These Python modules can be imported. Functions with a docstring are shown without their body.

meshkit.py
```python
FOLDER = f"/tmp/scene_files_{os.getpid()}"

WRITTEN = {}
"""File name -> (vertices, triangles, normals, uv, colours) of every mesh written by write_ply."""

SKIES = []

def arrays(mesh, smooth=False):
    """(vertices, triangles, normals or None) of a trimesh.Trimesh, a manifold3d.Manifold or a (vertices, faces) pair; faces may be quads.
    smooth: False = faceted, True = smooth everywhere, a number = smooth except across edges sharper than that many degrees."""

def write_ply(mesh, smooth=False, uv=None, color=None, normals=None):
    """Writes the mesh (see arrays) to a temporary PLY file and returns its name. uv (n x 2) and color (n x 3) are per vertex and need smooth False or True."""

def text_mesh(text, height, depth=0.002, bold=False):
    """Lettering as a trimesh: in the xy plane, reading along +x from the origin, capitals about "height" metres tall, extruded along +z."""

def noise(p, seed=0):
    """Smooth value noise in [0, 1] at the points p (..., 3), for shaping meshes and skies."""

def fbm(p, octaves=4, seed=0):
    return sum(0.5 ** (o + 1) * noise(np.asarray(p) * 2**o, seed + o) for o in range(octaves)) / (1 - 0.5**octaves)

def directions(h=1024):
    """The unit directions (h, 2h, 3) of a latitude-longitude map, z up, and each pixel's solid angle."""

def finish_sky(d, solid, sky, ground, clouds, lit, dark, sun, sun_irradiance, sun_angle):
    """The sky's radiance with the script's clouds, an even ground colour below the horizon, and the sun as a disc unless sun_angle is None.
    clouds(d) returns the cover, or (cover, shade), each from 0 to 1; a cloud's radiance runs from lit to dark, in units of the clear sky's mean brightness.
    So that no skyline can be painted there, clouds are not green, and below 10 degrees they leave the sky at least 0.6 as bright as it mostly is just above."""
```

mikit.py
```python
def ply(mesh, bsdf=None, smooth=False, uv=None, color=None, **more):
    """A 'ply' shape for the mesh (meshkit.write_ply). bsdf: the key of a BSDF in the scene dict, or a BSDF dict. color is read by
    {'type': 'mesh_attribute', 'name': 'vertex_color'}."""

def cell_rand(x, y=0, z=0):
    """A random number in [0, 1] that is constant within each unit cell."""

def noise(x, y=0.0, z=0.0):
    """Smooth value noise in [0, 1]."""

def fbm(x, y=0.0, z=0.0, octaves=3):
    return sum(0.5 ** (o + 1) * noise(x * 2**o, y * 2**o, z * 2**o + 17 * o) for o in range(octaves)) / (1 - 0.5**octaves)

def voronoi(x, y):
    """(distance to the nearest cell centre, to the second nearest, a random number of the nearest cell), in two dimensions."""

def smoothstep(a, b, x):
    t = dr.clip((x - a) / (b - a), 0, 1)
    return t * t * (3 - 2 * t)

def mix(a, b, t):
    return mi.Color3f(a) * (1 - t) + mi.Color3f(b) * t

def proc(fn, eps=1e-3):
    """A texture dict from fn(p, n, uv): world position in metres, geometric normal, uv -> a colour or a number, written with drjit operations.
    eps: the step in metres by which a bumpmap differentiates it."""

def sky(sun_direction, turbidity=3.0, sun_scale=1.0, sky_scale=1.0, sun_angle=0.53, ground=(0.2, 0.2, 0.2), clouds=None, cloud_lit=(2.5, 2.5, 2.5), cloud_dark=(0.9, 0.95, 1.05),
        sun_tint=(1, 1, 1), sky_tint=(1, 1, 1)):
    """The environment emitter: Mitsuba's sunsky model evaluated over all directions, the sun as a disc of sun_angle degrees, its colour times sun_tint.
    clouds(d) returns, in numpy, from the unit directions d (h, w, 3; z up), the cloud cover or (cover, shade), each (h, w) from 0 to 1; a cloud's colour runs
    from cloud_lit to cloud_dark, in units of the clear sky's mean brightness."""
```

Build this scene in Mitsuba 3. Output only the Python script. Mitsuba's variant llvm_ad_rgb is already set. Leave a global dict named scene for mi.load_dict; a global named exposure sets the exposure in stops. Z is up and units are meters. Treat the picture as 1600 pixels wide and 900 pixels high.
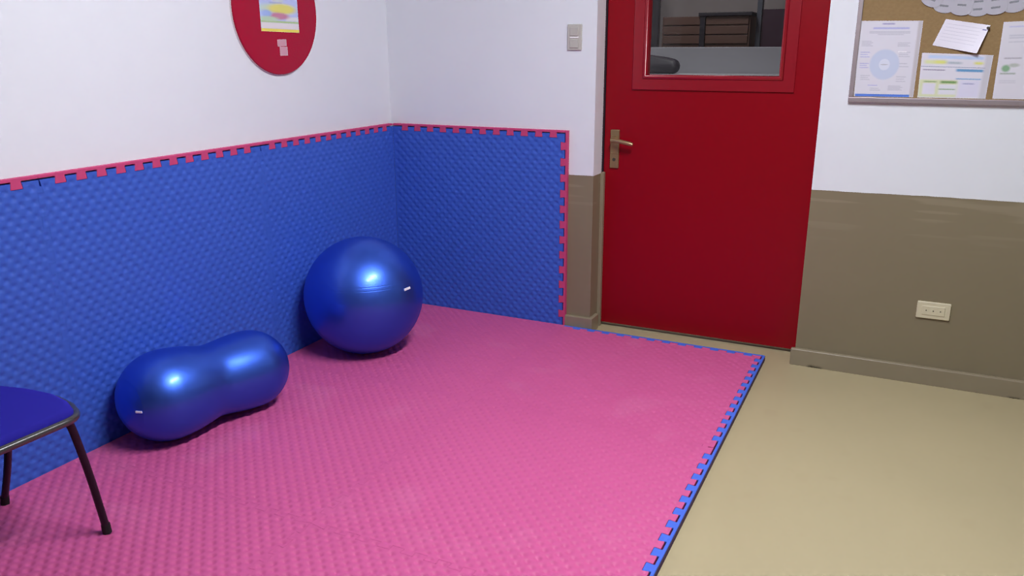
import math, random
import numpy as np, trimesh
import mitsuba as mi, drjit as dr
import mikit, meshkit
from mikit import noise, fbm, smoothstep, mix
from shapely.geometry import Polygon, box, Point
from shapely.geometry.polygon import orient
from shapely.ops import unary_union

random.seed(7)
T = mi.ScalarTransform4f
scene, labels = {}, {}

# ------------------------------------------------------------------ camera, light, exposure
# World: z = 0 is the top of the foam floor mats, x = 0 the face of the left wall mats, y = 0 the face of the back wall mat.
exposure = 0.0
CAM = np.array([2.4805, -3.6511, 1.3688])
FWD = np.array([-0.41992529, 0.86162263, -0.2850775])
UPV = -np.array([0.12133903, -0.25799299, -0.95849698])
scene['camera'] = {'type': 'perspective', 'fov': math.degrees(2 * math.atan(800 / 1265.11)), 'fov_axis': 'x', 'near_clip': 0.02, 'far_clip': 60.0,
                   'to_world': T().look_at(origin=CAM.tolist(), target=(CAM + FWD).tolist(), up=UPV.tolist())}
LAMP = (2.15, -1.90, 2.545)          # ceiling lamp, its tubes run along y
LAMP_POWER = (325.0, 330.0, 344.0)
HALL_POWER = 13.0
CEIL = 2.62
FLOOR = -0.025
WX, WY = -0.025, 0.025               # faces of the left and the back wall
X1, Y0 = 4.9, -5.6                   # right and rear wall


# ------------------------------------------------------------------ helpers
def bsdf(key, d):
    scene[key] = d
    return key


def prin(key, color, rough=0.5, spec=0.5, metallic=0.0, bump=None, two=True, **more):
    base = color if isinstance(color, dict) else {'type': 'rgb', 'value': list(color)}
    d = {'type': 'principled', 'base_color': base, 'roughness': rough, 'metallic': metallic, 'specular': spec, **more}
    if bump:
        d = {'type': 'bumpmap', 'arbitrary': mikit.proc(bump[0], eps=bump[2] if len(bump) > 2 else 1e-3), 'scale': bump[1], 'bsdf': d}
    if two:
        d = {'type': 'twosided', 'bsdf': d}
    return bsdf(key, d)


def put(key, mesh, mat, smooth=False, **more):
    base, k = key, 1
    while key in scene:
        key = f'{base}_{k:03d}'
        k += 1
    scene[key] = mikit.ply(mesh, mat, smooth=smooth, **more)
    return key


def free(name):
    used = {k.split('__')[0] for k in list(scene) + list(labels)}
    key, k = name, 1
    while key in used:
        key = f'{name}_{k:03d}'
        k += 1
    return key


def tag(key, label, cat=None, group=None, kind=None):
    d = {'label': label}
    if cat: d['category'] = cat
    if group: d['group'] = group
    if kind: d['kind'] = kind
    labels[key] = d
    return key


def boxm(x0, x1, y0, y1, z0, z1):
    m = trimesh.creation.box((x1 - x0, y1 - y0, z1 - z0))
    m.apply_translation(((x0 + x1) / 2, (y0 + y1) / 2, (z0 + z1) / 2))
    return m


def rbox(x0, x1, y0, y1, z0, z1, r=0.003, n=2):
    """A box with rounded edges."""
    import manifold3d as m3
    s = m3.Manifold.sphere(r, 8 * n)
    pts = [(x, y, z) for x in (x0 + r, x1 - r) for y in (y0 + r, y1 - r) for z in (z0 + r, z1 - r)]
    return m3.Manifold.batch_hull([s.translate(p) for p in pts])


def cat(*ms):
    out = []
    for m in ms:
        if hasattr(m, 'to_mesh'):
            q = m.to_mesh()
            m = trimesh.Trimesh(q.vert_properties[:, :3], q.tri_verts, process=False)
        out.append(m)
    return trimesh.util.concatenate(out)


def tube(points, r, sides=14, caps=True):
    p = np.asarray(points, float)
    t = np.gradient(p, axis=0)
    t /= np.linalg.norm(t, axis=1, keepdims=True)
    ref = np.array([0, 0, 1.0]) if abs(t[0, 2]) < 0.9 else np.array([1.0, 0, 0])
    a = np.cross(t[0], ref); a /= np.linalg.norm(a)
    A = []
    for ti in t:
        a = a - ti * (a @ ti); a /= np.linalg.norm(a); A.append(a.copy())
    A = np.array(A); B = np.cross(t, A)
    r = np.broadcast_to(np.asarray(r, float), (len(p),))
    ang = np.linspace(0, 2 * np.pi, sides, endpoint=False)
    v = (p[:, None] + r[:, None, None] * (np.cos(ang)[None, :, None] * A[:, None] + np.sin(ang)[None, :, None] * B[:, None])).reshape(-1, 3)
    f = []
    for i in range(len(p) - 1):
        for j in range(sides):
            q = [i * sides + j, i * sides + (j + 1) % sides, (i + 1) * sides + (j + 1) % sides, (i + 1) * sides + j]
            f += [[q[0], q[1], q[2]], [q[0], q[2], q[3]]]
    if caps:
        n = len(v); v = np.vstack([v, p[:1], p[-1:]])
        o = (len(p) - 1) * sides
        for j in range(sides):
            f += [[n, (j + 1) % sides, j], [n + 1, o + j, o + (j + 1) % sides]]
    return trimesh.Trimesh(v, f, process=False)


def arc(pts, k=10):
    """Catmull-Rom through pts."""
    P = np.asarray(pts, float)
    P = np.vstack([2 * P[0] - P[1], P, 2 * P[-1] - P[-2]])
    out = []
    for i in range(1, len(P) - 2):
        for t in np.linspace(0, 1, k, endpoint=False):
            a, b, c, d = P[i - 1:i + 3]
            out.append(0.5 * (2 * b + (c - a) * t + (2 * a - 5 * b + 4 * c - d) * t * t + (3 * b - a - 3 * c + d) * t ** 3))
    out.append(P[-2])
    return np.array(out)


def ring_offset(pts, d):
    """Mitre-offset a counter-clockwise ring inwards by d."""
    nxt, prv = np.roll(pts, -1, 0), np.roll(pts, 1, 0)
    e1, e2 = pts - prv, nxt - pts
    n1 = np.stack([-e1[:, 1], e1[:, 0]], 1) / (np.linalg.norm(e1, axis=1, keepdims=True) + 1e-12)
    n2 = np.stack([-e2[:, 1], e2[:, 0]], 1) / (np.linalg.norm(e2, axis=1, keepdims=True) + 1e-12)
    m = n1 + n2
    m /= np.maximum((m * n1).sum(1, keepdims=True), 0.5)
    return pts + m * d


def slab(poly, h0, h1, bevel=0.0012, top=True):
    """Extrudes a shapely polygon between heights h0 and h1 with a bevelled top edge (local x, y, height z)."""
    poly = orient(poly.simplify(1e-5))
    parts = []
    pts = np.array(poly.exterior.coords)[:-1]
    levels = [(pts, h0), (pts, h1 - bevel), (ring_offset(pts, bevel), h1)]
    n = len(pts)
    v = np.vstack([np.c_[p, np.full(n, h)] for p, h in levels])
    f = []
    for l in range(2):
        for j in range(n):
            a, b = l * n + j, l * n + (j + 1) % n
            f += [[a, b, b + n], [a, b + n, a + n]]
    parts.append(trimesh.Trimesh(v, f, process=False))
    if top:
        tv, tf = trimesh.creation.triangulate_polygon(Polygon(levels[2][0]), engine='earcut')
        c = np.cross(tv[tf[:, 1]] - tv[tf[:, 0]], tv[tf[:, 2]] - tv[tf[:, 0]])
        tf[c < 0] = tf[c < 0][:, ::-1]
        parts.append(trimesh.Trimesh(np.c_[tv, np.full(len(tv), h1)], tf, process=False))
    bv, bf = trimesh.creation.triangulate_polygon(Polygon(pts), engine='earcut')
    c = np.cross(bv[bf[:, 1]] - bv[bf[:, 0]], bv[bf[:, 2]] - bv[bf[:, 0]])
    bf[c > 0] = bf[c > 0][:, ::-1]
    parts.append(trimesh.Trimesh(np.c_[bv, np.full(len(bv), h0)], bf, process=False))
    return trimesh.util.concatenate(parts)


CELL = 0.0225                        # embossed dents sit where column + row is even


def foam_top(poly, h, dent, step=0.0042):
    """The embossed top of a foam mat: a fine triangulation of the outline, raised and sunk in a checked weave, flat along its edges."""
    import shapely
    from scipy.spatial import Delaunay
    ring = np.array(poly.segmentize(0.005).exterior.coords)[:-1]
    x0, y0, x1, y1 = poly.bounds
    gx, gy = np.meshgrid(np.arange(x0, x1, step), np.arange(y0, y1, step), indexing='ij')
    g = np.c_[gx.ravel(), gy.ravel()]
    edge = poly.exterior
    shapely.prepare(poly)
    g = g[shapely.contains_xy(poly, g[:, 0], g[:, 1])]
    near = (np.minimum(np.minimum(g[:, 0] - x0, x1 - g[:, 0]), np.minimum(g[:, 1] - y0, y1 - g[:, 1])) < 0.06)
    d = np.full(len(g), 1.0)
    d[near] = shapely.distance(shapely.points(g[near]), edge)
    g, d = g[d > 0.003], d[d > 0.003]
    p = np.vstack([ring, g])
    tri = Delaunay(p).simplices
    c = p[tri].mean(1)
    tri = tri[shapely.contains_xy(poly, c[:, 0], c[:, 1])]
    a = p[tri]
    e1, e2 = a[:, 1] - a[:, 0], a[:, 2] - a[:, 0]
    area = e1[:, 0] * e2[:, 1] - e1[:, 1] * e2[:, 0]
    tri, area = tri[np.abs(area) > 1e-9], area[np.abs(area) > 1e-9]
    tri[area < 0] = tri[area < 0][:, ::-1]
    q = p / CELL
    ij = np.round(q)
    odd = (ij.sum(1) % 2) != 0
    r = q - ij
    side = np.abs(r[:, 0]) > np.abs(r[:, 1])                # a point in an odd cell belongs to the nearest even one
    r[odd & side, 0] -= np.sign(r[odd & side, 0])
    r[odd & ~side, 1] -= np.sign(r[odd & ~side, 1])
    cosb = lambda t: np.cos(np.clip(t, -1, 1) * math.pi / 2) ** 2
    w = cosb(r[:, 0] / 0.70) * cosb(r[:, 1] / 0.62)
    fade = np.r_[np.zeros(len(ring)), np.clip((d - 0.002) / 0.010, 0, 1)]
    z = h - fade * dent * w
    return trimesh.Trimesh(np.c_[p, z], tri, process=False)


def foam_slab(poly, h0, h1, bevel, dent):
    """slab() with an embossed top; its sides keep their sharp edges under smooth shading."""
    poly = orient(poly.simplify(1e-5))
    body = slab(poly, h0, h1, bevel, top=False)
    body = trimesh.Trimesh(np.array(body.vertices)[np.array(body.faces)].reshape(-1, 3), np.arange(3 * len(body.faces)).reshape(-1, 3), process=False)
    inner = ring_offset(np.array(poly.exterior.coords)[:-1], bevel)
    return trimesh.util.concatenate([body, foam_top(Polygon(inner), h1, dent)])


def mapped(mesh, fn, flip=False):
    v = np.asarray(fn(np.array(mesh.vertices)))
    f = np.array(mesh.faces)
    return trimesh.Trimesh(v, f[:, ::-1] if flip else f, process=False)


# ------------------------------------------------------------------ materials
BEIGE_TOP = 0.774


def wall_fn(p, n, uv):
    wob = 0.004 * (noise(p.x * 3.1, p.y * 3.1, 4.0) - 0.5) + 0.0016 * (noise(p.x * 23, p.y * 23, 1.0) - 0.5)
    low = mix((0.195, 0.165, 0.105), (0.215, 0.182, 0.117), fbm(p.x * 2.5, p.z * 2.5, p.y * 2.5))
    streak = smoothstep(0.62, 0.80, noise(p.x * 5.0, p.z * 60.0, p.y * 5)) * smoothstep(0.5, 0.75, p.z) * 0.22
    low = mix(low, (0.34, 0.30, 0.22), streak)
    up = mix((0.655, 0.692, 0.742), (0.685, 0.722, 0.772), fbm(p.x * 1.7, p.z * 1.7, p.y * 1.7))
    return mix(low, up, smoothstep(-0.0012, 0.0012, p.z - BEIGE_TOP - wob + (p.x - 1.6) * -0.006))


def wall_bump(p, n, uv):
    return fbm(p.x * 60, p.y * 60, p.z * 60, octaves=2)


prin('wall_paint', mikit.proc(wall_fn), 0.5, 0.35, bump=(wall_bump, 0.0004, 2e-3))


def floor_fn(p, n, uv):
    a = mix((0.350, 0.300, 0.178), (0.380, 0.324, 0.192), fbm(p.x * 2.2, p.y * 2.2))
    return mix(a, (0.34, 0.28, 0.165), smoothstep(0.68, 0.85, fbm(p.x * 9, p.y * 9, 3.0)) * 0.35)


prin('floor_vinyl', mikit.proc(floor_fn), 0.42, 0.4)
prin('ceiling_paint', (0.50, 0.50, 0.51), 0.8, 0.2)
prin('far_paint', (0.20, 0.195, 0.18), 0.7, 0.3)


def trim_fn(p, n, uv):
    a = mix((0.225, 0.190, 0.128), (0.25, 0.212, 0.145), fbm(p.x * 6, p.y * 6, p.z * 6))
    dirt = smoothstep(0.60, 0.72, noise(p.x * 14, p.y * 14, 3.0)) * (1 - smoothstep(-0.023, -0.008, p.z + 0.006 * noise(p.x * 40, p.y * 40)))
    return mix(a, (0.035, 0.028, 0.015), dirt)


prin('beige_trim', mikit.proc(trim_fn), 0.35, 0.5)

def pink_fn(p, n, uv):
    w = fbm(p.x * 1.6, p.y * 1.6, p.z * 1.6)
    c = mix((0.490, 0.080, 0.230), (0.525, 0.090, 0.250), w)
    worn = smoothstep(0.60, 0.80, fbm(p.x * 5, p.y * 5, 5.0)) * dr.select(n.z > 0.5, 0.30, 0.0)
    return mix(c, (0.55, 0.14, 0.29), worn)


def blue_fn(p, n, uv):
    w = fbm(p.x * 1.6, p.y * 1.6, p.z * 1.6)
    return mix((0.034, 0.098, 0.48), (0.040, 0.110, 0.52), w)


prin('pink_foam', mikit.proc(pink_fn), 0.55, 0.35)
prin('blue_foam', mikit.proc(blue_fn), 0.55, 0.35)
prin('pink_strip', (0.50, 0.055, 0.165), 0.6, 0.3)
prin('strip_side_shade', (0.075, 0.040, 0.110), 0.7, 0.2)  # dull purple: shade on the mat side is put into this colour
prin('blue_strip', (0.055, 0.13, 0.60), 0.6, 0.3)

prin('door_red', (0.235, 0.0006, 0.007), 0.32, 0.25)
prin('frame_red', (0.24, 0.0010, 0.010), 0.26, 0.5, clearcoat=0.4, clearcoat_gloss=0.93)
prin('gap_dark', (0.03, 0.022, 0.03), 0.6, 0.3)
prin('brass', (0.36, 0.26, 0.14), 0.38, 0.5, metallic=0.75)
prin('cream_plastic', (0.56, 0.52, 0.37), 0.35, 0.5)
prin('grey_plastic', (0.43, 0.42, 0.385), 0.4, 0.5)
prin('socket_dark', (0.05, 0.045, 0.035), 0.5, 0.3)
prin('aluminium', (0.36, 0.31, 0.33), 0.38, 0.5, metallic=0.5)


def cork_fn(p, n, uv):
    s = fbm(p.x * 130, p.y * 130, p.z * 130)
    return mix((0.225, 0.150, 0.072), (0.275, 0.188, 0.092), s)


prin('cork', mikit.proc(cork_fn), 0.85, 0.2)
BALL = dict(clearcoat=0.9, clearcoat_gloss=0.86)
prin('ball_blue', (0.038, 0.130, 0.71), 0.41, 0.5, metallic=0.94, **BALL)
prin('valve_white', (0.75, 0.75, 0.85), 0.4, 0.5)
prin('chair_fabric', (0.016, 0.012, 0.25), 0.85, 0.15, sheen=0.3)
prin('chair_tube', (0.006, 0.004, 0.008), 0.35, 0.35)
prin('chair_rim', (0.025, 0.025, 0.026), 0.30, 0.9)
prin('rubber', (0.01, 0.009, 0.01), 0.7, 0.3)
prin('plaque_red', (0.33, 0.0012, 0.026), 0.33, 0.25)
prin('plaque_back', (0.62, 0.55, 0.57), 0.6, 0.3)
prin('sticker', (0.55, 0.30, 0.37), 0.4, 0.4)
prin('lamp_white', (0.85, 0.85, 0.85), 0.4, 0.4)
prin('hall_paint', (0.46, 0.41, 0.41), 0.7, 0.3)
prin('hall_floor_paint', (0.30, 0.30, 0.33), 0.4, 0.4)
prin('hall_wood', (0.125, 0.065, 0.050), 0.5, 0.4)
prin('hall_dark', (0.022, 0.018, 0.028), 0.5, 0.4)
prin('hall_slate', (0.09, 0.10, 0.13), 0.5, 0.4)
prin('hall_plum', (0.055, 0.022, 0.045), 0.5, 0.4)
prin('hall_pale', (0.30, 0.30, 0.33), 0.5, 0.4)
scene['pane_glass'] = {'type': 'thindielectric', 'int_ior': 1.5}

# ------------------------------------------------------------------ the setting
OX0, OX1 = 1.128, 2.125               # door opening
put('floor', boxm(WX - 0.2, X1 + 0.2, Y0 - 0.2, 0.22, FLOOR - 0.08, FLOOR), 'floor_vinyl')
tag('floor', 'smooth beige vinyl floor right of the pink mats', kind='structure')
put('ceiling', boxm(WX - 0.2, X1 + 0.2, Y0 - 0.2, 0.225, CEIL, CEIL + 0.1), 'ceiling_paint')
tag('ceiling', 'white ceiling above the mat corner, outside the picture', kind='structure')
put('wall_left', boxm(WX - 0.15, WX, Y0, 0.225, FLOOR, CEIL), 'wall_paint')
tag('wall_left', 'white wall above the long run of blue wall mats', kind='structure')
put('wall_back', cat(boxm(WX, OX0, WY, 0.225, FLOOR, CEIL), boxm(OX1, X1, WY, 0.225, FLOOR, CEIL), boxm(OX0, OX1, WY, 0.225, 2.06, CEIL)), 'wall_paint')
tag('wall_back', 'wall with the red door, white above and beige below', kind='structure')
put('wall_right', boxm(X1, X1 + 0.15, Y0, 0.225, FLOOR, CEIL), 'far_paint')
tag('wall_right', 'right wall of the room, outside the picture', kind='structure')
put('wall_rear', boxm(WX - 0.15, X1 + 0.15, Y0 - 0.15, Y0, FLOOR, CEIL), 'far_paint')
tag('wall_rear', 'wall behind the camera, outside the picture', kind='structure')


def skirting(x0, x1, y0, y1, h=0.052):
    return rbox(x0, x1, y0, y1, FLOOR - 0.003, h, 0.005)


put('baseboard_right', skirting(2.108, X1, 0.004, WY + 0.004), 'beige_trim', smooth=30)
tag('baseboard_right', 'beige baseboard right of the red door with dark scuffs at its foot', kind='structure')
put('baseboard_left', cat(skirting(0.99, OX0 + 0.018, 0.004, WY + 0.004), skirting(OX0 - 0.004, OX0 + 0.018, 0.004, 0.105)), 'beige_trim', smooth=30)
tag('baseboard_left', 'short beige baseboard between the blue wall mat and the red door', kind='structure')

# the door: slab with a window, a moulded frame, handle
DY = 0.155
DX0, DX1, DZ0, DZ1 = 1.134, 2.118, -0.006, 2.045
GX0, GX1, GZ0, GZ1 = 1.335, 1.945, 1.240, 1.92
leaf = Polygon([(DX0, DZ0), (DX1, DZ0), (DX1, DZ1), (DX0, DZ1)], [[(GX0, GZ0), (GX1, GZ0), (GX1, GZ1), (GX0, GZ1)]])
leafm = trimesh.creation.extrude_polygon(leaf, 0.04, engine='earcut')
leafm = mapped(leafm, lambda v: np.c_[v[:, 0], DY + v[:, 2], v[:, 1]], flip=True)
put('door_1__leaf', leafm, 'door_red')


def ring_frame(profile, x0, x1, z0, z1, y):
    """profile: (inset from the outer rectangle, height towards the room)."""
    v, f = [], []
    for d, h in profile:
        v += [(x0 + d, y - h, z0 + d), (x1 - d, y - h, z0 + d), (x1 - d, y - h, z1 - d), (x0 + d, y - h, z1 - d)]
    for i in range(len(profile) - 1):
        for j in range(4):
            a, b = i * 4 + j, i * 4 + (j + 1) % 4
            f += [[a, b, b + 4], [a, b + 4, a + 4]]
    return trimesh.Trimesh(np.array(v), f, process=False)


bead = [(0.050 + 0.009 - 0.009 * math.cos(a), 0.009 + 0.009 * math.sin(a)) for a in np.linspace(0, math.pi, 13)]
prof = [(0, -0.002), (0, 0.008), (0.001, 0.0095), (0.004, 0.0105), (0.049, 0.0105)] + bead + [(0.0690, -0.02)]
put('door_1__window_frame', ring_frame(prof, 1.266, 2.000, 1.174, 1.99, DY), 'frame_red', smooth=35)
put('door_1__pane', trimesh.Trimesh([(GX0 - .01, DY + 0.018, GZ0 - .01), (GX1 + .01, DY + 0.018, GZ0 - .01), (GX1 + .01, DY + 0.018, GZ1 + .01), (GX0 - .01, DY + 0.018, GZ1 + .01)], [[0, 1, 2], [0, 2, 3]]), 'pane_glass')
put('door_1__handle', rbox(1.166, 1.211, DY - 0.010, DY + 0.004, 0.797, 0.984, 0.004), 'brass', smooth=35)
lever = cat(tube([(1.190, DY - 0.004, 0.936), (1.190, DY - 0.050, 0.936)], 0.009),
            tube(arc([(1.184, DY - 0.050, 0.937), (1.21, DY - 0.054, 0.936), (1.25, DY - 0.056, 0.930), (1.294, DY - 0.053, 0.921)], 6), [0.0105] * 17 + [0.0095, 0.008], sides=12))
put('door_1__handle__lever', lever, 'brass', smooth=40)
put('door_1__handle__collar', rbox(1.168, 1.209, DY - 0.0125, DY - 0.008, 0.952, 0.957, 0.002), 'brass', smooth=35)
put('door_1__handle__collar_001', rbox(1.168, 1.209, DY - 0.0125, DY - 0.008, 0.868, 0.873, 0.002), 'brass', smooth=35)
put('door_1__handle__keyhole', mapped(trimesh.creation.cylinder(0.008, 0.002, sections=20), lambda v: np.c_[1.188 + v[:, 0], DY - 0.0105 + v[:, 2], 0.84 + v[:, 1]]), 'socket_dark')
tag('door_1', 'glossy red door with a glass window and brass lever handle', kind='structure')
labels['door_1__handle'] = {'label': 'brass handle plate'}
labels['door_1__handle__lever'] = {'label': 'brass lever'}
labels['door_1__pane'] = {'label': 'dim glass pane in the upper door'}

# door frame: the dark recess beside the door above, painted beige below
put('trim_1__lower_jamb', cat(rbox(OX0 - 0.003, OX0 + 0.016, 0.128, 0.153, FLOOR - 0.004, 0.776, 0.003), boxm(OX1 - 0.004, OX1 + 0.004, 0.128, 0.153, FLOOR - 0.004, 0.776)), 'beige_trim', smooth=30)
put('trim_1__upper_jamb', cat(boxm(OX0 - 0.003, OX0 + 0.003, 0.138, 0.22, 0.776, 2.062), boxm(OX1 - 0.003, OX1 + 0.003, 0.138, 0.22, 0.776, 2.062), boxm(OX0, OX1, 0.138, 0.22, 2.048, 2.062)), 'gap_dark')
tag('trim_1', 'narrow door frame, dark beside the white wall and beige below', kind='structure')

# dim hall seen through the pane
HY = 3.1
put('floor_hall', boxm(-0.6, 3.2, 0.22, HY, FLOOR - 0.08, FLOOR), 'hall_floor_paint')
put('wall_hall', cat(boxm(-0.6, 3.2, HY, HY + 0.1, FLOOR, CEIL), boxm(-0.7, -0.6, 0.2, HY + 0.1, FLOOR, CEIL), boxm(3.2, 3.3, 0.2, HY + 0.1, FLOOR, CEIL)), 'hall_paint')
put('ceiling_hall', boxm(-0.7, 3.3, 0.225, HY + 0.1, CEIL, CEIL + 0.1), 'hall_paint')
for k, t in (('floor_hall', 'floor of the dim hall behind the red door'), ('wall_hall', 'dim wall of the hall behind the door pane'), ('ceiling_hall', 'ceiling of the dim hall behind the red door')):
    tag(k, t, kind='structure')
k = free('hall_cabinet')
put(k + '__body', boxm(0.74, 1.37, 2.47, 2.80, FLOOR, 1.575), 'hall_wood')
for z in (1.385, 1.450, 1.515):
    put(k + '__drawer_front', rbox(0.75, 1.02, 2.455, 2.475, z + 0.003, z + 0.060, 0.003), 'hall_wood', smooth=30)
    put(k + '__drawer_front', rbox(1.06, 1.36, 2.455, 2.475, z + 0.003, z + 0.060, 0.003), 'hall_wood', smooth=30)
put(k + '__upright', boxm(1.022, 1.058, 2.44, 2.472, FLOOR, 1.575), 'hall_dark')
put(k + '__top', rbox(1.01, 1.385, 2.43, 2.81, 1.575, 1.600, 0.004), 'hall_dark', smooth=30)
tag(k, 'dim brown cabinet with horizontal drawers seen through the door pane', 'cabinet')
k = free('hall_post')
put(k, rbox(0.665, 0.725, 2.40, 2.46, FLOOR, 2.3, 0.008), 'hall_dark', smooth=30)
tag(k, 'dark upright post at the left side of the door pane', 'post')
k = free('hall_door')
put(k + '__leaf', boxm(1.425, 2.02, 2.60, 2.64, FLOOR, 1.62), 'hall_plum')
put(k + '__edge', boxm(1.392, 1.425, 2.58, 2.65, FLOOR, 1.90), 'hall_slate')
tag(k, 'dark plum panel at the right side of the door pane', 'panel')
k = free('hall_counter')
put(k + '__top', rbox(0.30, 1.95, 1.75, 2.19, 1.160, 1.190, 0.006), 'hall_pale', smooth=30)
put(k + '__front', boxm(0.33, 1.92, 1.80, 2.18, FLOOR, 1.161), 'hall_pale')
tag(k, 'pale counter top along the very bottom edge of the door pane', 'counter')
k = free('hall_upstand')
put(k, rbox(0.30, 1.95, 2.20, 2.24, FLOOR, 1.365, 0.006), 'hall_pale', smooth=30)  # back upstand of the counter, split off as its own object
tag(k, 'pale counter upstand across the lower part of the door pane', 'upstand')
k = free('hall_bag')
import manifold3d as m3
bg = m3.Manifold.batch_hull([m3.Manifold.sphere(r, 24).translate(p) for r, p in ((.05, (0.80, 1.95, 1.240)), (.05, (0.97, 1.95, 1.240)), (.03, (0.82, 1.95, 1.285)), (.025, (0.93, 1.95, 1.275)))])
put(k, bg, 'hall_dark', smooth=40)
tag(k, 'dark rounded bag in the lower left corner of the door pane', 'bag')
scene['hall_fill_light'] = {'type': 'rectangle', 'to_world': T().translate([1.0, 1.2, CEIL - 0.01]).rotate([1, 0, 0], 180).scale([0.15, 0.6, 1]),
                      'bsdf': {'type': 'ref', 'id': 'lamp_white'}, 'emitter': {'type': 'area', 'radiance': {'type': 'rgb', 'value': [HALL_POWER] * 3}}}  # added area light, out of view, brightens what the pane shows
tag('hall_fill_light', 'added unseen fill light in the hall behind the red door', 'lamp')

# ------------------------------------------------------------------ foam mats
PERIOD, FIRST, TEETH = 0.0773, 0.075, 12


def seam(a, b, sign):
    """Jigsaw line from a to b (1 m): offset to the left of the direction times sign."""
    a, b = np.array(a, float), np.array(b, float)
    t = (b - a) / np.linalg.norm(b - a)
    n = np.array([-t[1], t[0]]) * sign
    out = [a]
    d = 0.0105
    for k in range(TEETH):
        c = FIRST + k * PERIOD
        w0, w1 = 0.0175, 0.0205
        for s, o in ((c - w0, -d), (c - w1, d), (c + w1, d), (c + w0, -d)):
            out.append(a + t * s + n * o)
    out.append(b)
    return out


def mat_outline(x0, y0, n, e, s, w):
    """Square tile with its lower left corner at x0, y0; each side is 0 (straight) or the sign of the shared jigsaw line."""
    x1, y1 = x0 + 1, y0 + 1
    ring = []
    for a, b, g in (((x0, y0), (x1, y0), s), ((x1, y0), (x1, y1), e), ((x0, y1), (x1, y1), n), ((x0, y0), (x0, y1), w)):
        line = seam(a, b, g) if g else [np.array(a, float), np.array(b, float)]
        ring.append(line)
    pts = ring[0][:-1] + ring[1][:-1] + ring[2][::-1][:-1] + ring[3][::-1][:-1]
    return Polygon(pts)


BAND, DEEP, GAP = 0.010, 0.035, 0.005


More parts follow.
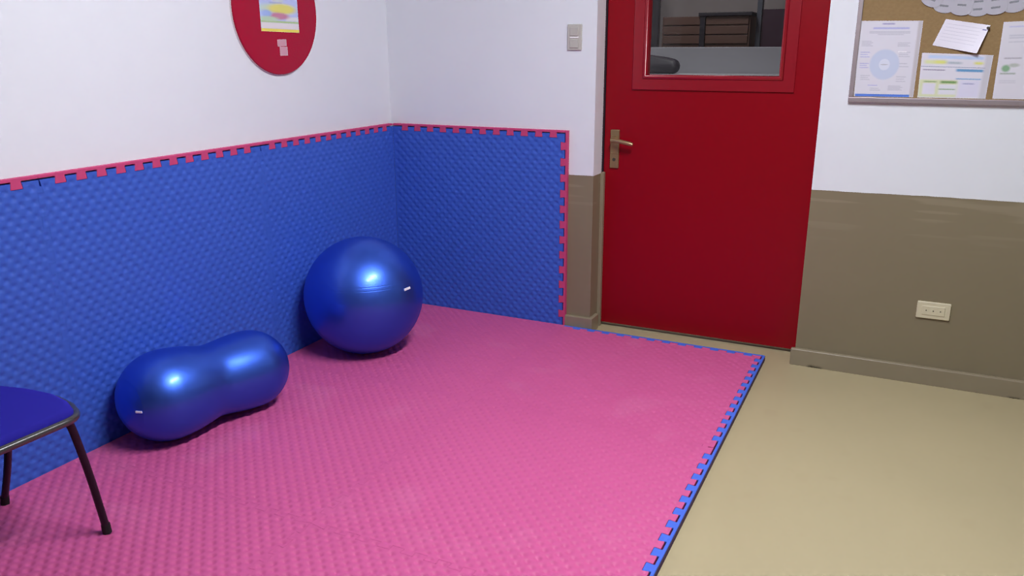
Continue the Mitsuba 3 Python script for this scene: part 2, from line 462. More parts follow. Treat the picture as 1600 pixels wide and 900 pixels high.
def border(a, b, inward):
    """(strip, slots) along the straight outer edge a-b; teeth point inward."""
    a, b, inward = np.array(a, float), np.array(b, float), np.array(inward, float)
    t = (b - a) / np.linalg.norm(b - a)
    q = lambda s, e: a + t * s + inward * e
    L = np.linalg.norm(b - a)
    parts = [Polygon([q(0, 0), q(L, 0), q(L, BAND), q(0, BAND)])]
    for k in range(TEETH):
        c = FIRST + k * PERIOD
        parts.append(Polygon([q(c - 0.0165, BAND - 0.001), q(c + 0.0165, BAND - 0.001), q(c + 0.0205, DEEP), q(c - 0.0205, DEEP)]))
    strip = unary_union(parts).buffer(-0.002).buffer(0.004).buffer(-0.002)
    strip = strip.intersection(Polygon([q(0, 0), q(L, 0), q(L, DEEP), q(0, DEEP)]))
    slots = Polygon([q(-0.01, -0.02), q(L + 0.01, -0.02), q(L + 0.01, BAND + GAP), q(-0.01, BAND + GAP)])
    ends = [Polygon([q(s0, -0.02), q(s1, -0.02), q(s1, DEEP + 0.0005), q(s0, DEEP + 0.0005)]) for s0, s1 in ((-0.01, 0.0), (L, L + 0.01))]
    return strip, unary_union([slots] + ends)


def mat(name, label, group, outline, borders, h0, h1, fn, flip, tile_mat, strip_mat, cat_='mat'):
    key = free(name)
    strips = []
    for a, b, inward in borders:
        s, cut = border(a, b, inward)
        for o in strips:
            s = s.difference(o.buffer(0.0006))
        strips.append(s)
        outline = outline.difference(cut).difference(s.buffer(0.0007))
    outline = outline.buffer(-0.0003 if 'pink' in tile_mat else -0.00012, join_style=2)
    big = max(getattr(outline, 'geoms', [outline]), key=lambda g: g.area)
    put(key + '__pad', mapped(foam_slab(big, h0, h1, 0.0003, 0.0066 if 'pink' in tile_mat else 0.0044), fn, flip), tile_mat, smooth=True)
    for s in strips:
        s = max(getattr(s, 'geoms', [s]), key=lambda g: g.area)
        two = 'blue' in strip_mat                     # floor strips get a lower layer coloured dark for the shaded side
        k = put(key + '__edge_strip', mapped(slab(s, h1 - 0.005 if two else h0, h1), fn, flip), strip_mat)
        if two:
            put(k + '__shaded_lower_layer', mapped(slab(s.buffer(0.0006), h0, h1 - 0.0052, 0.0005), fn, flip), 'strip_side_shade')
        labels[k] = {'label': ('blue' if 'blue' in strip_mat else 'pink') + ' toothed edge strip'}
    tag(key, label, cat_, group)
    return key


TH = 0.025
flat = lambda v: v
FG = 'pink foam mats on the floor'
mat('foam_floor_mat', 'pink foam floor mat in the corner under the round blue ball', FG, mat_outline(0, -1, 0, 1, 1, 0), [], FLOOR, 0, flat, False, 'pink_foam', 'blue_strip')
mat('foam_floor_mat', 'pink foam floor mat in front of the red door, blue teeth on two edges', FG, mat_outline(1, -1, 0, 0, 1, 1),
    [((2, -1), (2, 0), (-1, 0)), ((1, 0), (2, 0), (0, -1))], FLOOR, 0, flat, False, 'pink_foam', 'blue_strip')
mat('foam_floor_mat', 'pink foam floor mat along the left wall under the peanut ball', FG, mat_outline(0, -2, 1, 1, 1, 0), [], FLOOR, 0, flat, False, 'pink_foam', 'blue_strip')
mat('foam_floor_mat', 'middle pink foam floor mat beside the open beige floor, blue teeth on one edge', FG, mat_outline(1, -2, 1, 0, 1, 1),
    [((2, -2), (2, -1), (-1, 0))], FLOOR, 0, flat, False, 'pink_foam', 'blue_strip')
mat('foam_floor_mat', 'pink foam floor mat under the chair in the near left corner', FG, mat_outline(0, -3, 1, 1, 0, 0), [], FLOOR, 0, flat, False, 'pink_foam', 'blue_strip')
mat('foam_floor_mat', 'nearest pink foam floor mat, cut by the bottom edge of the picture', FG, mat_outline(1, -3, 1, 0, 0, 1),
    [((2, -3), (2, -2), (-1, 0))], FLOOR, 0, flat, False, 'pink_foam', 'blue_strip')

ZB = -0.016                             # wall mats: bottom edge, a little above the floor
LW = lambda v: np.c_[WX + v[:, 2], v[:, 0], v[:, 1]]
WG = 'blue foam mats on the walls'
for y, w, e, t in ((-1, 1, 0, 'blue foam wall mat on the left wall, nearest the corner behind the round ball'),
                   (-2, 1, 1, 'blue foam wall mat on the left wall behind the peanut ball'),
                   (-3, 0, 1, 'blue foam wall mat on the left wall beside the chair')):
    o = mat_outline(y, ZB, 0, e, 0, w)
    mat('foam_wall_mat', t, WG, o, [((y, ZB + 1), (y + 1, ZB + 1), (0, -1))], 0.0008, TH - (0.0 if y > -3 else 0.0), LW, False, 'blue_foam', 'pink_strip')
BW = lambda v: np.c_[v[:, 0], WY - v[:, 2], v[:, 1]]
mat('foam_wall_mat', 'blue foam wall mat beside the red door, pink teeth on top and right edges', WG, mat_outline(0.0, ZB, 0, 0, 0, 0),
    [((1.0, ZB), (1.0, ZB + 1), (-1, 0)), ((0.0, ZB + 1), (1.0, ZB + 1), (0, -1))], 0.0008, TH - 0.0003, BW, True, 'blue_foam', 'pink_strip')

# ------------------------------------------------------------------ round ball
BC, BR = np.array([0.2925, -0.727, 0.2705]), 0.2715


def lathe(s, r, sides=112):
    """Surface of revolution about z: heights s, radii r (first and last radius 0)."""
    ang = np.linspace(0, 2 * np.pi, sides, endpoint=False)
    v = np.stack([r[:, None] * np.cos(ang), r[:, None] * np.sin(ang), np.broadcast_to(s[:, None], (len(s), sides))], -1).reshape(-1, 3)
    f = []
    for i in range(len(s) - 1):
        j = np.arange(sides); k = (j + 1) % sides
        f += [np.stack([i * sides + j, i * sides + k, (i + 1) * sides + k], 1), np.stack([i * sides + j, (i + 1) * sides + k, (i + 1) * sides + j], 1)]
    return trimesh.Trimesh(v, np.vstack(f), process=False)


z = np.unique(np.r_[BR * np.sin(np.linspace(-np.pi / 2, np.pi / 2, 90)), np.concatenate([c + np.linspace(-0.006, 0.006, 13) for c in (0.106, 0.091, -0.091, -0.106)])])
r = np.sqrt(np.maximum(BR ** 2 - z ** 2, 1e-10))
for c in (0.106, 0.091, -0.091, -0.106):
    r = r - 0.0003 * np.exp(-((z - c) / 0.0016) ** 2)
m = lathe(z, r)
m.apply_translation(BC)
m.vertices[:, 2] = np.maximum(m.vertices[:, 2], 0.0005)
put('exercise_ball__skin', m, 'ball_blue', smooth=True)


def plug(centre, normal, along, w, h, t):
    normal = np.array(normal) / np.linalg.norm(normal)
    along = np.array(along, float); along -= normal * (along @ normal); along /= np.linalg.norm(along)
    M = np.eye(4); M[:3, 0] = along; M[:3, 1] = np.cross(normal, along); M[:3, 2] = normal; M[:3, 3] = centre
    q = cat(rbox(-w / 2, w / 2, -h / 2, h / 2, -t, t, min(h, t) * 0.45))
    q.apply_transform(M)
    return q


nrm = np.array([0.260, -0.031, 0.072])
nrm /= np.linalg.norm(nrm)
put('exercise_ball__valve_plug', plug(BC + nrm * BR, nrm, (0, 1, 0), 0.040, 0.011, 0.002), 'valve_white', smooth=40)
labels['exercise_ball__valve_plug'] = {'label': 'small white valve plug'}
tag('exercise_ball', 'round shiny blue exercise ball in the corner of the mats', 'exercise ball')

# ------------------------------------------------------------------ peanut ball
PX, PY, PTH, R1, R2, PL, PW, PK = 0.2055, -1.6027, 1.361, 0.1667, 0.1535, 0.1743, 0.1375, 0.80
sm = np.linspace(-PL, PL, 400)
rm = PW + (np.where(sm < 0, R1, R2) - PW) * (0.5 - 0.5 * np.cos(np.pi * np.abs(sm / PL))) ** PK
S = np.linspace(-PL - R1, PL + R2, 170)
S = np.unique(np.r_[S, -PL - R1 + R1 * (1 - np.cos(np.linspace(0, 0.6, 14))), PL + R2 - R2 * (1 - np.cos(np.linspace(0, 0.6, 14)))])
prof_r = np.array([np.sqrt(np.maximum(rm ** 2 - (s - sm) ** 2, 0)).max() for s in S])
kern = np.array([1, 2, 3, 2, 1.0]) / 9
prof_s = np.convolve(np.pad(prof_r, 2, mode='edge'), kern, 'valid')
prof_r[6:-6] = prof_s[6:-6]
bl = np.exp(-((S[:, None] - S[None, :]) / 0.025) ** 2)
soft = (bl @ prof_r) / bl.sum(1)
mid = np.clip(1.4 - np.abs(S) / (0.9 * PL), 0, 1)
prof_r = prof_r * (1 - mid) + soft * mid
prof_r[0] = prof_r[-1] = 1e-4
pn = lathe(S, prof_r, 120)
tilt = math.atan2(R2 - R1, 2 * PL)
ax = np.array([math.cos(PTH) * math.cos(tilt), math.sin(PTH) * math.cos(tilt), math.sin(tilt)])
sd = np.cross([0, 0, 1], ax); sd /= np.linalg.norm(sd)
upv = np.cross(ax, sd)
PM = np.eye(4); PM[:3, 0] = sd; PM[:3, 1] = upv; PM[:3, 2] = ax; PM[:3, 3] = (PX, PY, (R1 + R2) / 2 + 0.0012)
pn.apply_transform(PM)
pn.vertices[:, 2] = np.maximum(pn.vertices[:, 2], 0.0005)
put('peanut_ball__skin', pn, 'ball_blue', smooth=True)
c1 = np.array([PX, PY, (R1 + R2) / 2]) - ax * PL


def ray_hit(u, v, c, rad):
    right = np.cross(FWD, UPV)
    d = FWD + right * (u - 800) / 1265.11 - UPV * (v - 450) / 1265.11
    d /= np.linalg.norm(d)
    b = d @ (CAM - c)
    return CAM + d * (-b - math.sqrt(b * b - ((CAM - c) @ (CAM - c) - rad * rad)))


h = np.array([0.105, -1.9, 0.13])
nn = np.array([-0.002, -0.90, -0.20])
nn = np.array([0.30, -0.93, 0.06]); nn /= np.linalg.norm(nn)
put('peanut_ball__valve_plug', plug(c1 + nn * R1, nn, (1, 0.3, 0), 0.024, 0.008, 0.002), 'valve_white', smooth=40)
labels['peanut_ball__valve_plug'] = {'label': 'small pale valve plug'}
tag('peanut_ball', 'shiny blue peanut shaped exercise ball lying along the left wall mats', 'exercise ball')

# ------------------------------------------------------------------ chair
CY = -2.585
half = [(0.548, 0.0), (0.550, 0.10), (0.552, 0.185), (0.545, 0.208), (0.525, 0.226), (0.47, 0.250), (0.40, 0.262), (0.30, 0.255), (0.20, 0.232), (0.14, 0.195), (0.115, 0.12), (0.11, 0.0)]
right = [(x, CY + d) for x, d in half]
left = [(x, CY - d) for x, d in half[1:-1]][::-1]
seat_poly = Polygon(right + left).buffer(0.012).buffer(-0.012)
seat_poly = orient(seat_poly.simplify(0.0005))
SZ = 0.415


def pad_mesh(poly, z0, top, crown, steps=9, inset=0.03):
    """A cushion: rings shrinking to the centre with a rounded edge and a slight crown."""
    c = np.array(poly.centroid.coords[0])
    pts = np.array(poly.exterior.coords)[:-1]
    dist = np.linspace(0, 1, 200)
    ring = np.array([poly.exterior.interpolate(t, normalized=True).coords[0] for t in np.linspace(0, 1, 96, endpoint=False)])
    v, f = [], []
    levels = [(1.0, z0)] + [(1 - inset * (1 - math.cos(a)) * 3, z0 + (top - z0) * math.sin(a)) for a in np.linspace(0.15, math.pi / 2, 7)]
    s1 = levels[-1][0]
    levels += [(s1 * k, top + crown * (1 - k * k)) for k in np.linspace(1, 0.02, 10)[1:]]
    n = len(ring)
    for s, zz in levels:
        v += [(c[0] + (p[0] - c[0]) * s, c[1] + (p[1] - c[1]) * s, zz) for p in ring]
    for l in range(len(levels) - 1):
        for j in range(n):
            a, b = l * n + j, l * n + (j + 1) % n
            f += [[a, b, b + n], [a, b + n, a + n]]
    v.append((c[0], c[1], top + crown)); v.append((c[0], c[1], z0))
    o = (len(levels) - 1) * n
    for j in range(n):
        f += [[o + j, o + (j + 1) % n, len(v) - 2], [(j + 1) % n, j, len(v) - 1]]
    return trimesh.Trimesh(np.array(v), f, process=False)


chair = free('padded_chair')
put(chair + '__seat', pad_mesh(seat_poly, SZ + 0.004, SZ + 0.030, 0.008), 'chair_fabric', smooth=50)
rim = orient(seat_poly.buffer(0.003))
ring = np.array([rim.exterior.interpolate(t, normalized=True).coords[0] for t in np.linspace(0, 1, 121)])
put(chair + '__seat_rim', tube(np.c_[ring, np.full(len(ring), SZ + 0.002)], 0.0105, 12, caps=False), 'chair_rim', smooth=True)
labels[chair + '__seat_rim'] = {'label': 'dark grey rim around the seat'}
put(chair + '__frame', cat(*[tube(arc([(0.525, CY + s * 0.205, SZ - 0.016), (0.40, CY + s * 0.215, SZ - 0.018), (0.27, CY + s * 0.200, SZ - 0.018), (0.15, CY + s * 0.188, SZ - 0.016)], 6), 0.010) for s in (1, -1)],
                           tube([(0.51, CY - 0.205, SZ - 0.014), (0.51, CY + 0.205, SZ - 0.014)], 0.010)), 'chair_tube', smooth=40)
for s in (1, -1):
    pf = arc([(0.515, CY + s * 0.205, SZ - 0.004), (0.512, CY + s * 0.222, SZ - 0.06), (0.50, CY + s * 0.255, 0.2), (0.490, CY + s * 0.285, 0.012)], 6)
    k = put(chair + '__leg', tube(pf, 0.0105), 'chair_tube', smooth=40)
    put(k + '__foot', tube([(0.4905, CY + s * 0.283, 0.030), (0.490, CY + s * 0.285, 0.001)], [0.0125, 0.0130]), 'rubber', smooth=40)
for s in (1, -1):
    pf = arc([(0.275, CY + s * 0.200, SZ - 0.018), (0.235, CY + s * 0.213, 0.33), (0.15, CY + s * 0.236, 0.165), (0.062, CY + s * 0.255, 0.012)], 6)
    k = put(chair + '__leg', tube(pf, 0.0105), 'chair_tube', smooth=40)
    put(k + '__foot', tube([(0.072, CY + s * 0.2525, 0.030), (0.062, CY + s * 0.255, 0.001)], [0.0125, 0.0130]), 'rubber', smooth=40)
for s in (1, -1):
    put(chair + '__back_post', tube(arc([(0.15, CY + s * 0.188, SZ - 0.016), (0.115, CY + s * 0.19, SZ + 0.03), (0.09, CY + s * 0.19, SZ + 0.15), (0.060, CY + s * 0.185, SZ + 0.40)], 6), 0.0105), 'chair_tube', smooth=40)
put(chair + '__backrest', cat(rbox(0.050, 0.090, CY - 0.21, CY + 0.21, SZ + 0.19, SZ + 0.44, 0.018)), 'chair_fabric', smooth=50)
tag(chair, 'padded blue chair on thin black metal legs at the left edge', 'chair')

# ------------------------------------------------------------------ wall plaque with a picture
PLC = (-0.8135, 1.522)
disc = Polygon([(PLC[0] + 0.2585 * math.cos(a), PLC[1] + 0.2645 * math.sin(a)) for a in np.linspace(0, 2 * math.pi, 120, endpoint=False)])
LW2 = lambda v: np.c_[WX + v[:, 2], v[:, 0], v[:, 1]]
put('wall_plaque__backing', mapped(slab(disc, 0.0003, 0.008, 0.001), LW2), 'plaque_back')
put('wall_plaque__face', mapped(slab(disc.buffer(-0.001), 0.0081, 0.016, 0.002), LW2), 'plaque_red')
tag('wall_plaque', 'round red plaque with a colourful picture high on the left wall', 'plaque')
labels['wall_plaque__backing'] = {'label': 'pale edge behind the red face'}


def printed(rects, base, blobs=(), tint=None):
    """A flat print: base colour, soft rectangles (u0, u1, v0, v1, colour, softness) and ellipses (u, v, ru, rv, colour, softness) in sheet uv."""
    def fn(p, n, uv):
        c = mi.Color3f(base)
        for u0, u1, v0, v1, col, s in rects:
            w = smoothstep(-s, s, uv.x - u0) * smoothstep(-s, s, u1 - uv.x) * smoothstep(-s * .6, s * .6, uv.y - v0) * smoothstep(-s * .6, s * .6, v1 - uv.y)
            c = mix(c, col, w)
        for u, v, ru, rv, col, s in blobs:
            d = dr.sqrt(dr.square((uv.x - u) / ru) + dr.square((uv.y - v) / rv))
            c = mix(c, col, 1 - smoothstep(1 - s, 1 + s, d))
        return c
    return mikit.proc(fn)


def sheet(corners, to3, thick=0.0006, bulge=None, n=(10, 10)):
    """A thin sheet through four corners (top left, top right, bottom right, bottom left); returns mesh and uv."""
    tl, tr, br, bl = (np.array(c, float) for c in corners)
    U, V = np.meshgrid(np.linspace(0, 1, n[0] + 1), np.linspace(0, 1, n[1] + 1), indexing='ij')
    P = (1 - U)[..., None] * ((1 - V)[..., None] * bl + V[..., None] * tl) + U[..., None] * ((1 - V)[..., None] * br + V[..., None] * tr)
    hgt = thick + (bulge(U, V) if bulge else 0 * U)
    front = np.c_[P.reshape(-1, 2), hgt.reshape(-1)]
    back = front - [0, 0, thick]
    v = to3(np.vstack([front, back]))
    uv = np.tile(np.c_[U.reshape(-1), V.reshape(-1)], (2, 1))
    f, N, a1 = [], front.shape[0], n[1] + 1
    for i in range(n[0]):
        for j in range(n[1]):
            a, b, c, d = i * a1 + j, (i + 1) * a1 + j, (i + 1) * a1 + j + 1, i * a1 + j + 1
            f += [[a, b, c], [a, c, d], [a + N, c + N, b + N], [a + N, d + N, c + N]]
    edge = [i * a1 for i in range(n[0] + 1)] + [n[0] * a1 + j for j in range(1, a1)] + [i * a1 + n[1] for i in range(n[0] - 1, -1, -1)] + [j for j in range(n[1] - 1, 0, -1)]
    for a, b in zip(edge, edge[1:] + edge[:1]):
        f += [[a, a + N, b + N], [a, b + N, b]]
    return trimesh.Trimesh(v, f, process=False), uv


YL, PU, SK, GR, WH = (0.72, 0.62, 0.10), (0.48, 0.20, 0.30), (0.42, 0.50, 0.78), (0.36, 0.52, 0.20), (0.66, 0.64, 0.66)
pic = printed([(0, 1, 0.0, 0.047, YL, .012), (0, 1, 0.047, 0.134, WH, .02), (0, 1, 0.134, 0.160, GR, .02), (0.66, 1, 0.165, 0.225, (0.62, 0.64, 0.66), .03),
               (0.25, 0.58, 0.412, 0.424, (0.22, 0.24, 0.48), .03), (0.33, 0.62, 0.44, 0.46, (0.55, 0.6, 0.4), .05)],
              SK, [(0.30, 0.34, 0.35, 0.06, (0.46, 0.58, 0.50), .5), (0.58, 0.335, 0.36, 0.075, (0.66, 0.63, 0.16), .35), (0.48, 0.23, 0.26, 0.050, PU, .4), (0.16, 0.26, 0.13, 0.05, (0.30, 0.42, 0.72), .4),
                   (0.20, 0.185, 0.25, 0.035, (0.42, 0.58, 0.42), .5), (0.75, 0.75, 0.2, 0.06, (0.62, 0.62, 0.72), .5)])
prin('picture_print', pic, 0.3, 0.5)
to_left = lambda v: np.c_[WX + 0.0162 + v[:, 2], v[:, 0], v[:, 1]]
m, uv = sheet([(-0.919, 1.715), (-0.683, 1.715), (-0.683, 1.433), (-0.921, 1.437)], to_left)
put('wall_plaque__picture', m, 'picture_print', uv=uv)
labels['wall_plaque__picture'] = {'label': 'small bright picture of yellow, green and blue shapes'}
m, uv = sheet([(-0.830, 1.404), (-0.772, 1.406), (-0.772, 1.377), (-0.830, 1.375)], to_left, n=(1, 1))
put('wall_plaque__sticker', m, 'sticker')
m, uv = sheet([(-0.818, 1.3745), (-0.768, 1.3745), (-0.768, 1.337), (-0.818, 1.337)], to_left, n=(1, 1))
put('wall_plaque__sticker', m, 'sticker')
labels['wall_plaque__sticker'] = {'label': 'small pale sticker'}
labels['wall_plaque__sticker_001'] = {'label': 'small pale sticker'}

# ------------------------------------------------------------------ switch and socket on the back wall
put('light_switch__plate', cat(rbox(0.984, 1.056, WY - 0.009, WY + 0.002, 1.353, 1.470, 0.004)), 'grey_plastic', smooth=35)
put('light_switch__rocker', cat(rbox(0.998, 1.042, WY - 0.014, WY - 0.006, 1.417, 1.458, 0.003)), 'grey_plastic', smooth=35)
put('light_switch__rocker', cat(rbox(0.998, 1.042, WY - 0.014, WY - 0.006, 1.364, 1.405, 0.003)), 'grey_plastic', smooth=35)
put('light_switch__bridge', cat(rbox(0.998, 1.042, WY - 0.013, WY - 0.006, 1.408, 1.414, 0.002)), 'lamp_white', smooth=35)
tag('light_switch', 'grey light switch on the white wall left of the red door', 'light switch')
put('wall_socket__plate', cat(rbox(2.592, 2.719, WY - 0.010, WY + 0.002, 0.267, 0.340, 0.004)), 'cream_plastic', smooth=35)
put('wall_socket__insert', cat(rbox(2.612, 2.699, WY - 0.013, WY - 0.006, 0.283, 0.324, 0.003)), 'cream_plastic', smooth=35)
for x in (2.628, 2.655, 2.682):
    put('wall_socket__hole', mapped(trimesh.creation.cylinder(0.0022, 0.002, sections=12), lambda v: np.c_[x + v[:, 0], WY - 0.0132 + v[:, 2], 0.304 + v[:, 1]]), 'socket_dark')
tag('wall_socket', 'cream power socket on the beige lower wall right of the door', 'power socket')

# ------------------------------------------------------------------ notice board and what is pinned on it
BX0, BX1, BZ0, BZ1 = 2.232, 3.45, 1.148, 1.98
put('notice_board__cork_panel', boxm(BX0 + 0.01, BX1 - 0.01, WY - 0.010, WY - 0.0005, BZ0 + 0.01, BZ1 - 0.01), 'cork')
for q in (rbox(BX0, BX1, WY - 0.019, WY - 0.0003, BZ0, BZ0 + 0.021, 0.003), rbox(BX0, BX1, WY - 0.019, WY - 0.0003, BZ1 - 0.021, BZ1, 0.003),
          rbox(BX0, BX0 + 0.018, WY - 0.019, WY - 0.0003, BZ0 + 0.0212, BZ1 - 0.0212, 0.003), rbox(BX1 - 0.018, BX1, WY - 0.019, WY - 0.0003, BZ0 + 0.0212, BZ1 - 0.0212, 0.003)):
    k = put('notice_board__frame_rail', cat(q), 'aluminium', smooth=35)
    labels[k] = {'label': 'pale metal frame rail'}
tag('notice_board', 'cork notice board with a pale metal frame right of the door', 'notice board')

YB = WY - 0.0102                      # face of the cork
on_board = lambda v: np.c_[v[:, 0], YB - v[:, 2], v[:, 1]]
PAPER = (0.62, 0.62, 0.70)
INK, BLU, LIN = (0.16, 0.16, 0.36), (0.36, 0.38, 0.66), (0.45, 0.46, 0.54)
rects = [(0.93, 1.0, 0, 1, (0.48, 0.46, 0.50), .02), (0.02, 0.93, 0.0, 0.035, (0.10, 0.20, 0.62), .008), (0.36, 0.56, 0.955, 0.968, (0.20, 0.18, 0.42), .02), (0.22, 0.80, 0.895, 0.915, BLU, .015)]
rects += [(0.16, 0.82, y, y + 0.010, LIN, .012) for y in (0.855, 0.838)] + [(0.30, 0.72, 0.818, 0.828, LIN, .012)]
for (u0, u1, v0, v1, nl, col) in ((0.05, 0.24, 0.66, 0.74, 4, LIN), (0.64, 0.84, 0.66, 0.72, 3, LIN), (0.04, 0.20, 0.51, 0.60, 3, BLU), (0.68, 0.86, 0.52, 0.60, 3, LIN), (0.05, 0.20, 0.37, 0.45, 3, BLU), (0.70, 0.86, 0.38, 0.46, 2, LIN),
                                  (0.08, 0.24, 0.21, 0.29, 3, LIN), (0.68, 0.84, 0.19, 0.28, 3, LIN), (0.22, 0.38, 0.14, 0.155, 1, BLU), (0.26, 0.44, 0.07, 0.12, 2, LIN), (0.56, 0.80, 0.08, 0.15, 4, LIN)):
    for i in range(nl):
        y = v0 + (v1 - v0) * (i + 0.5) / nl
        rects.append((u0, u1 - 0.03 * (i % 2), y, y + 0.009, col, .012))
rects.append((0.66, 0.80, 0.595, 0.605, (0.85, 0.85, 0.9), .01))  # glare on the sleeve, painted as a pale line in the print
prin('sheet_wheel_print', printed(rects, PAPER, [(0.46, 0.43, 0.245, 0.20, (0.49, 0.55, 0.70), .08), (0.46, 0.43, 0.09, 0.075, (0.60, 0.64, 0.76), .1), (0.46, 0.43, 0.06, 0.008, LIN, .4)]), 0.25, 0.5)
m, uv = sheet([(2.247, 1.464), (2.471, 1.461), (2.471, 1.1715), (2.252, 1.1715)], on_board)
k = put(free('notice_sheet'), m, 'sheet_wheel_print', uv=uv)
tag(k, 'white sheet with a pale blue wheel and blue bottom bar, leftmost on the board', 'paper')

rects = [(0.08, 0.86, y, y + 0.012, (0.50, 0.50, 0.60), .02) for y in (0.84, 0.72, 0.60, 0.48, 0.36, 0.24)] + [(0.88, 0.97, 0.80, 0.84, INK, .02)]
prin('sheet_note_print', printed(rects, (0.68, 0.67, 0.76)), 0.5, 0.4)
m, uv = sheet([(2.548, 1.466), (2.700, 1.441), (2.668, 1.339), (2.514, 1.370)], on_board, bulge=lambda U, V: 0.0010 + 0.016 * U ** 2 * (1 - V) + 0.006 * U ** 3)
k = put(free('notice_sheet'), m, 'sheet_note_print', uv=uv)
tag(k, 'white note pinned at a tilt with its right edge curling off the cork', 'paper')

G2, Y2, B2, T2 = (0.14, 0.26, 0.09), (0.60, 0.62, 0.20), (0.12, 0.28, 0.50), (0.45, 0.56, 0.78)
rects = [(0.90, 1.0, 0, 1, (0.50, 0.50, 0.56), .03), (0.10, 0.88, 0.885, 0.955, T2, .03), (0.05, 0.36, 0.765, 0.845, (0.60, 0.64, 0.36), .05), (0.20, 0.36, 0.775, 0.84, Y2, .05), (0.38, 0.58, 0.775, 0.82, (0.34, 0.40, 0.46), .05), (0.76, 0.88, 0.775, 0.835, Y2, .04),
         (0, 0.92, 0.695, 0.710, (0.30, 0.33, 0.45), .012), (0.04, 0.36, 0.620, 0.640, (0.22, 0.20, 0.30), .02), (0.52, 0.90, 0.605, 0.665, B2, .03), (0.52, 0.90, 0.595, 0.435, T2, .02), (0.53, 0.89, 0.43, 0.455, (0.18, 0.32, 0.56), .02),
         (0.0, 0.56, 0.02, 0.41, (0.58, 0.62, 0.42), .03), (0.06, 0.25, 0.08, 0.33, (0.62, 0.62, 0.72), .02), (0.30, 0.56, 0.08, 0.31, (0.62, 0.64, 0.70), .03), (0.07, 0.26, 0.355, 0.375, G2, .03), (0.32, 0.55, 0.335, 0.385, G2, .035), (0.30, 0.54, 0.190, 0.208, G2, .025),
         (0.60, 0.88, 0.03, 0.41, (0.60, 0.60, 0.74), .03), (0.64, 0.80, 0.325, 0.345, (0.22, 0.24, 0.44), .03)]
prin('sheet_table_print', printed(rects, PAPER), 0.4, 0.4)
m, uv = sheet([(2.482, 1.342), (2.726, 1.333), (2.722, 1.1715), (2.486, 1.1715)], on_board)
k = put(free('notice_sheet'), m, 'sheet_table_print', uv=uv)
tag(k, 'sheet with blue, yellow and green table rows in the lower middle of the board', 'paper')

rects = [(0.10, 0.8, 0.93, 0.940, BLU, .02), (0.12, 0.8, 0.815, 0.83, LIN, .02), (0.12, 0.8, 0.785, 0.80, LIN, .02), (0.12, 0.7, 0.735, 0.745, LIN, .02), (0.09, 0.36, 0.525, 0.537, (0.26, 0.26, 0.32), .02), (0.06, 0.30, 0.325, 0.34, (0.24, 0.30, 0.26), .02),
         (0.06, 0.32, 0.235, 0.242, LIN, .02), (0.06, 0.32, 0.210, 0.217, LIN, .02)]
prin('sheet_logo_print', printed(rects, (0.60, 0.60, 0.67), [(0.14, 0.40, 0.065, 0.045, (0.22, 0.38, 0.24), .4), (0.26, 0.44, 0.08, 0.025, (0.40, 0.44, 0.42), .5)]), 0.4, 0.4)
m, uv = sheet([(2.742, 1.452), (2.955, 1.460), (2.955, 1.1725), (2.745, 1.1725)], on_board)
k = put(free('notice_sheet'), m, 'sheet_logo_print', uv=uv)
tag(k, 'white sheet with a small green mark at the right edge of the picture', 'paper')
k = free('push_pin')
put(k, cat(mapped(trimesh.creation.cylinder(0.0045, 0.010, sections=16), lambda v: np.c_[2.693 + v[:, 0], YB - 0.0135 + v[:, 2], 1.432 + v[:, 1]]), mapped(trimesh.creation.cylinder(0.0007, 0.017, sections=8), lambda v: np.c_[2.693 + v[:, 0], YB - 0.0055 + v[:, 2], 1.432 + v[:, 1]])), 'socket_dark', smooth=40)
tag(k, 'dark push pin in the upper right corner of the tilted note', 'push pin')

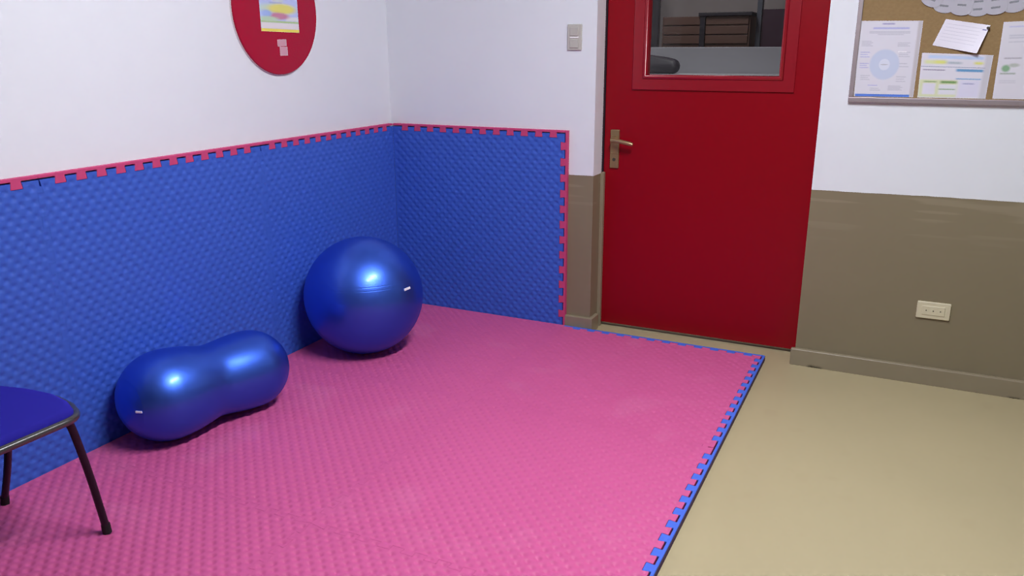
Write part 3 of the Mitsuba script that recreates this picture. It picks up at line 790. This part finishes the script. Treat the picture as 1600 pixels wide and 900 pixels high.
# bunting of overlapping pale cards along the top of the board
prin('card_grey', (0.40, 0.40, 0.46), 0.6, 0.3)
prin('card_ink', (0.20, 0.21, 0.24), 0.6, 0.3)
line = arc([(2.425, 1.572), (2.452, 1.536), (2.504, 1.498), (2.549, 1.485), (2.636, 1.473), (2.719, 1.479), (2.80, 1.490), (2.90, 1.52), (3.0, 1.55), (3.1, 1.60)], 20)
seg = np.r_[0, np.cumsum(np.linalg.norm(np.diff(line, axis=0), axis=1))]
bun = free('paper_bunting')
i = 0
s = 0.02
while s < seg[-1] - 0.02:
    cx, cz = np.interp(s, seg, line[:, 0]), np.interp(s, seg, line[:, 1])
    w, hh = 0.037, 0.100
    ang = math.atan2(np.interp(s + .01, seg, line[:, 1]) - np.interp(s - .01, seg, line[:, 1]), 0.02) * 0.8
    base = [(w * math.cos(a), w * 0.55 + w * 0.55 * math.sin(a)) for a in np.linspace(math.pi, 2 * math.pi, 14)] + [(w, hh), (-w, hh)]
    ca, sa = math.cos(ang), math.sin(ang)
    rot = lambda q: (cx + q[0] * ca - q[1] * sa, cz + q[0] * sa + q[1] * ca)
    card = Polygon([rot(q) for q in base])
    o = 0.002 + 0.0022 * (i % 2)
    k = put(bun + '__card', mapped(slab(card, o, o + 0.0012, 0.0003), on_board, flip=True), 'card_grey')
    bars = [Polygon([rot(q) for q in ((-0.016, z0), (0.014, z0 + 0.001), (0.014, z0 + 0.008), (-0.016, z0 + 0.007))]) for z0 in ((0.022, 0.050) if i % 3 else (0.034,))]
    for stroke in bars:
        put(k + '__stroke', mapped(slab(stroke, o + 0.0012, o + 0.0015, 0.0001), on_board, flip=True), 'card_ink')
    s += 0.060
    i += 1
tag(bun, 'pale grey paper bunting of scalloped cards along the top of the cork board', 'bunting')

# ------------------------------------------------------------------ ceiling lamp
lx, ly, lz = LAMP
put('ceiling_lamp__housing', cat(rbox(lx - 0.07, lx + 0.07, ly - 0.65, ly + 0.65, lz + 0.022, CEIL + 0.001, 0.006)), 'lamp_white', smooth=30)
for dx in (-0.035, 0.035):
    hv = np.array([(lx + dx + 0.016 * math.cos(a), y, lz + 0.016 * math.sin(a)) for y in (ly - 0.6, ly + 0.6) for a in np.linspace(math.pi, 2 * math.pi, 13)])
    hf = [q for i in range(12) for q in ((i, i + 13, i + 14), (i, i + 14, i + 1))]
    put('ceiling_lamp__tube', trimesh.Trimesh(hv, hf, process=False), 'lamp_white',
        emitter={'type': 'area', 'radiance': {'type': 'rgb', 'value': list(LAMP_POWER)}})
for dy in (-0.62, 0.62):
    put('ceiling_lamp__end_cap', cat(rbox(lx - 0.06, lx + 0.06, ly + dy - 0.015, ly + dy + 0.015, lz - 0.02, lz + 0.024, 0.004)), 'lamp_white', smooth=30)
tag('ceiling_lamp', 'twin tube ceiling lamp over the mats, above the picture', 'lamp')
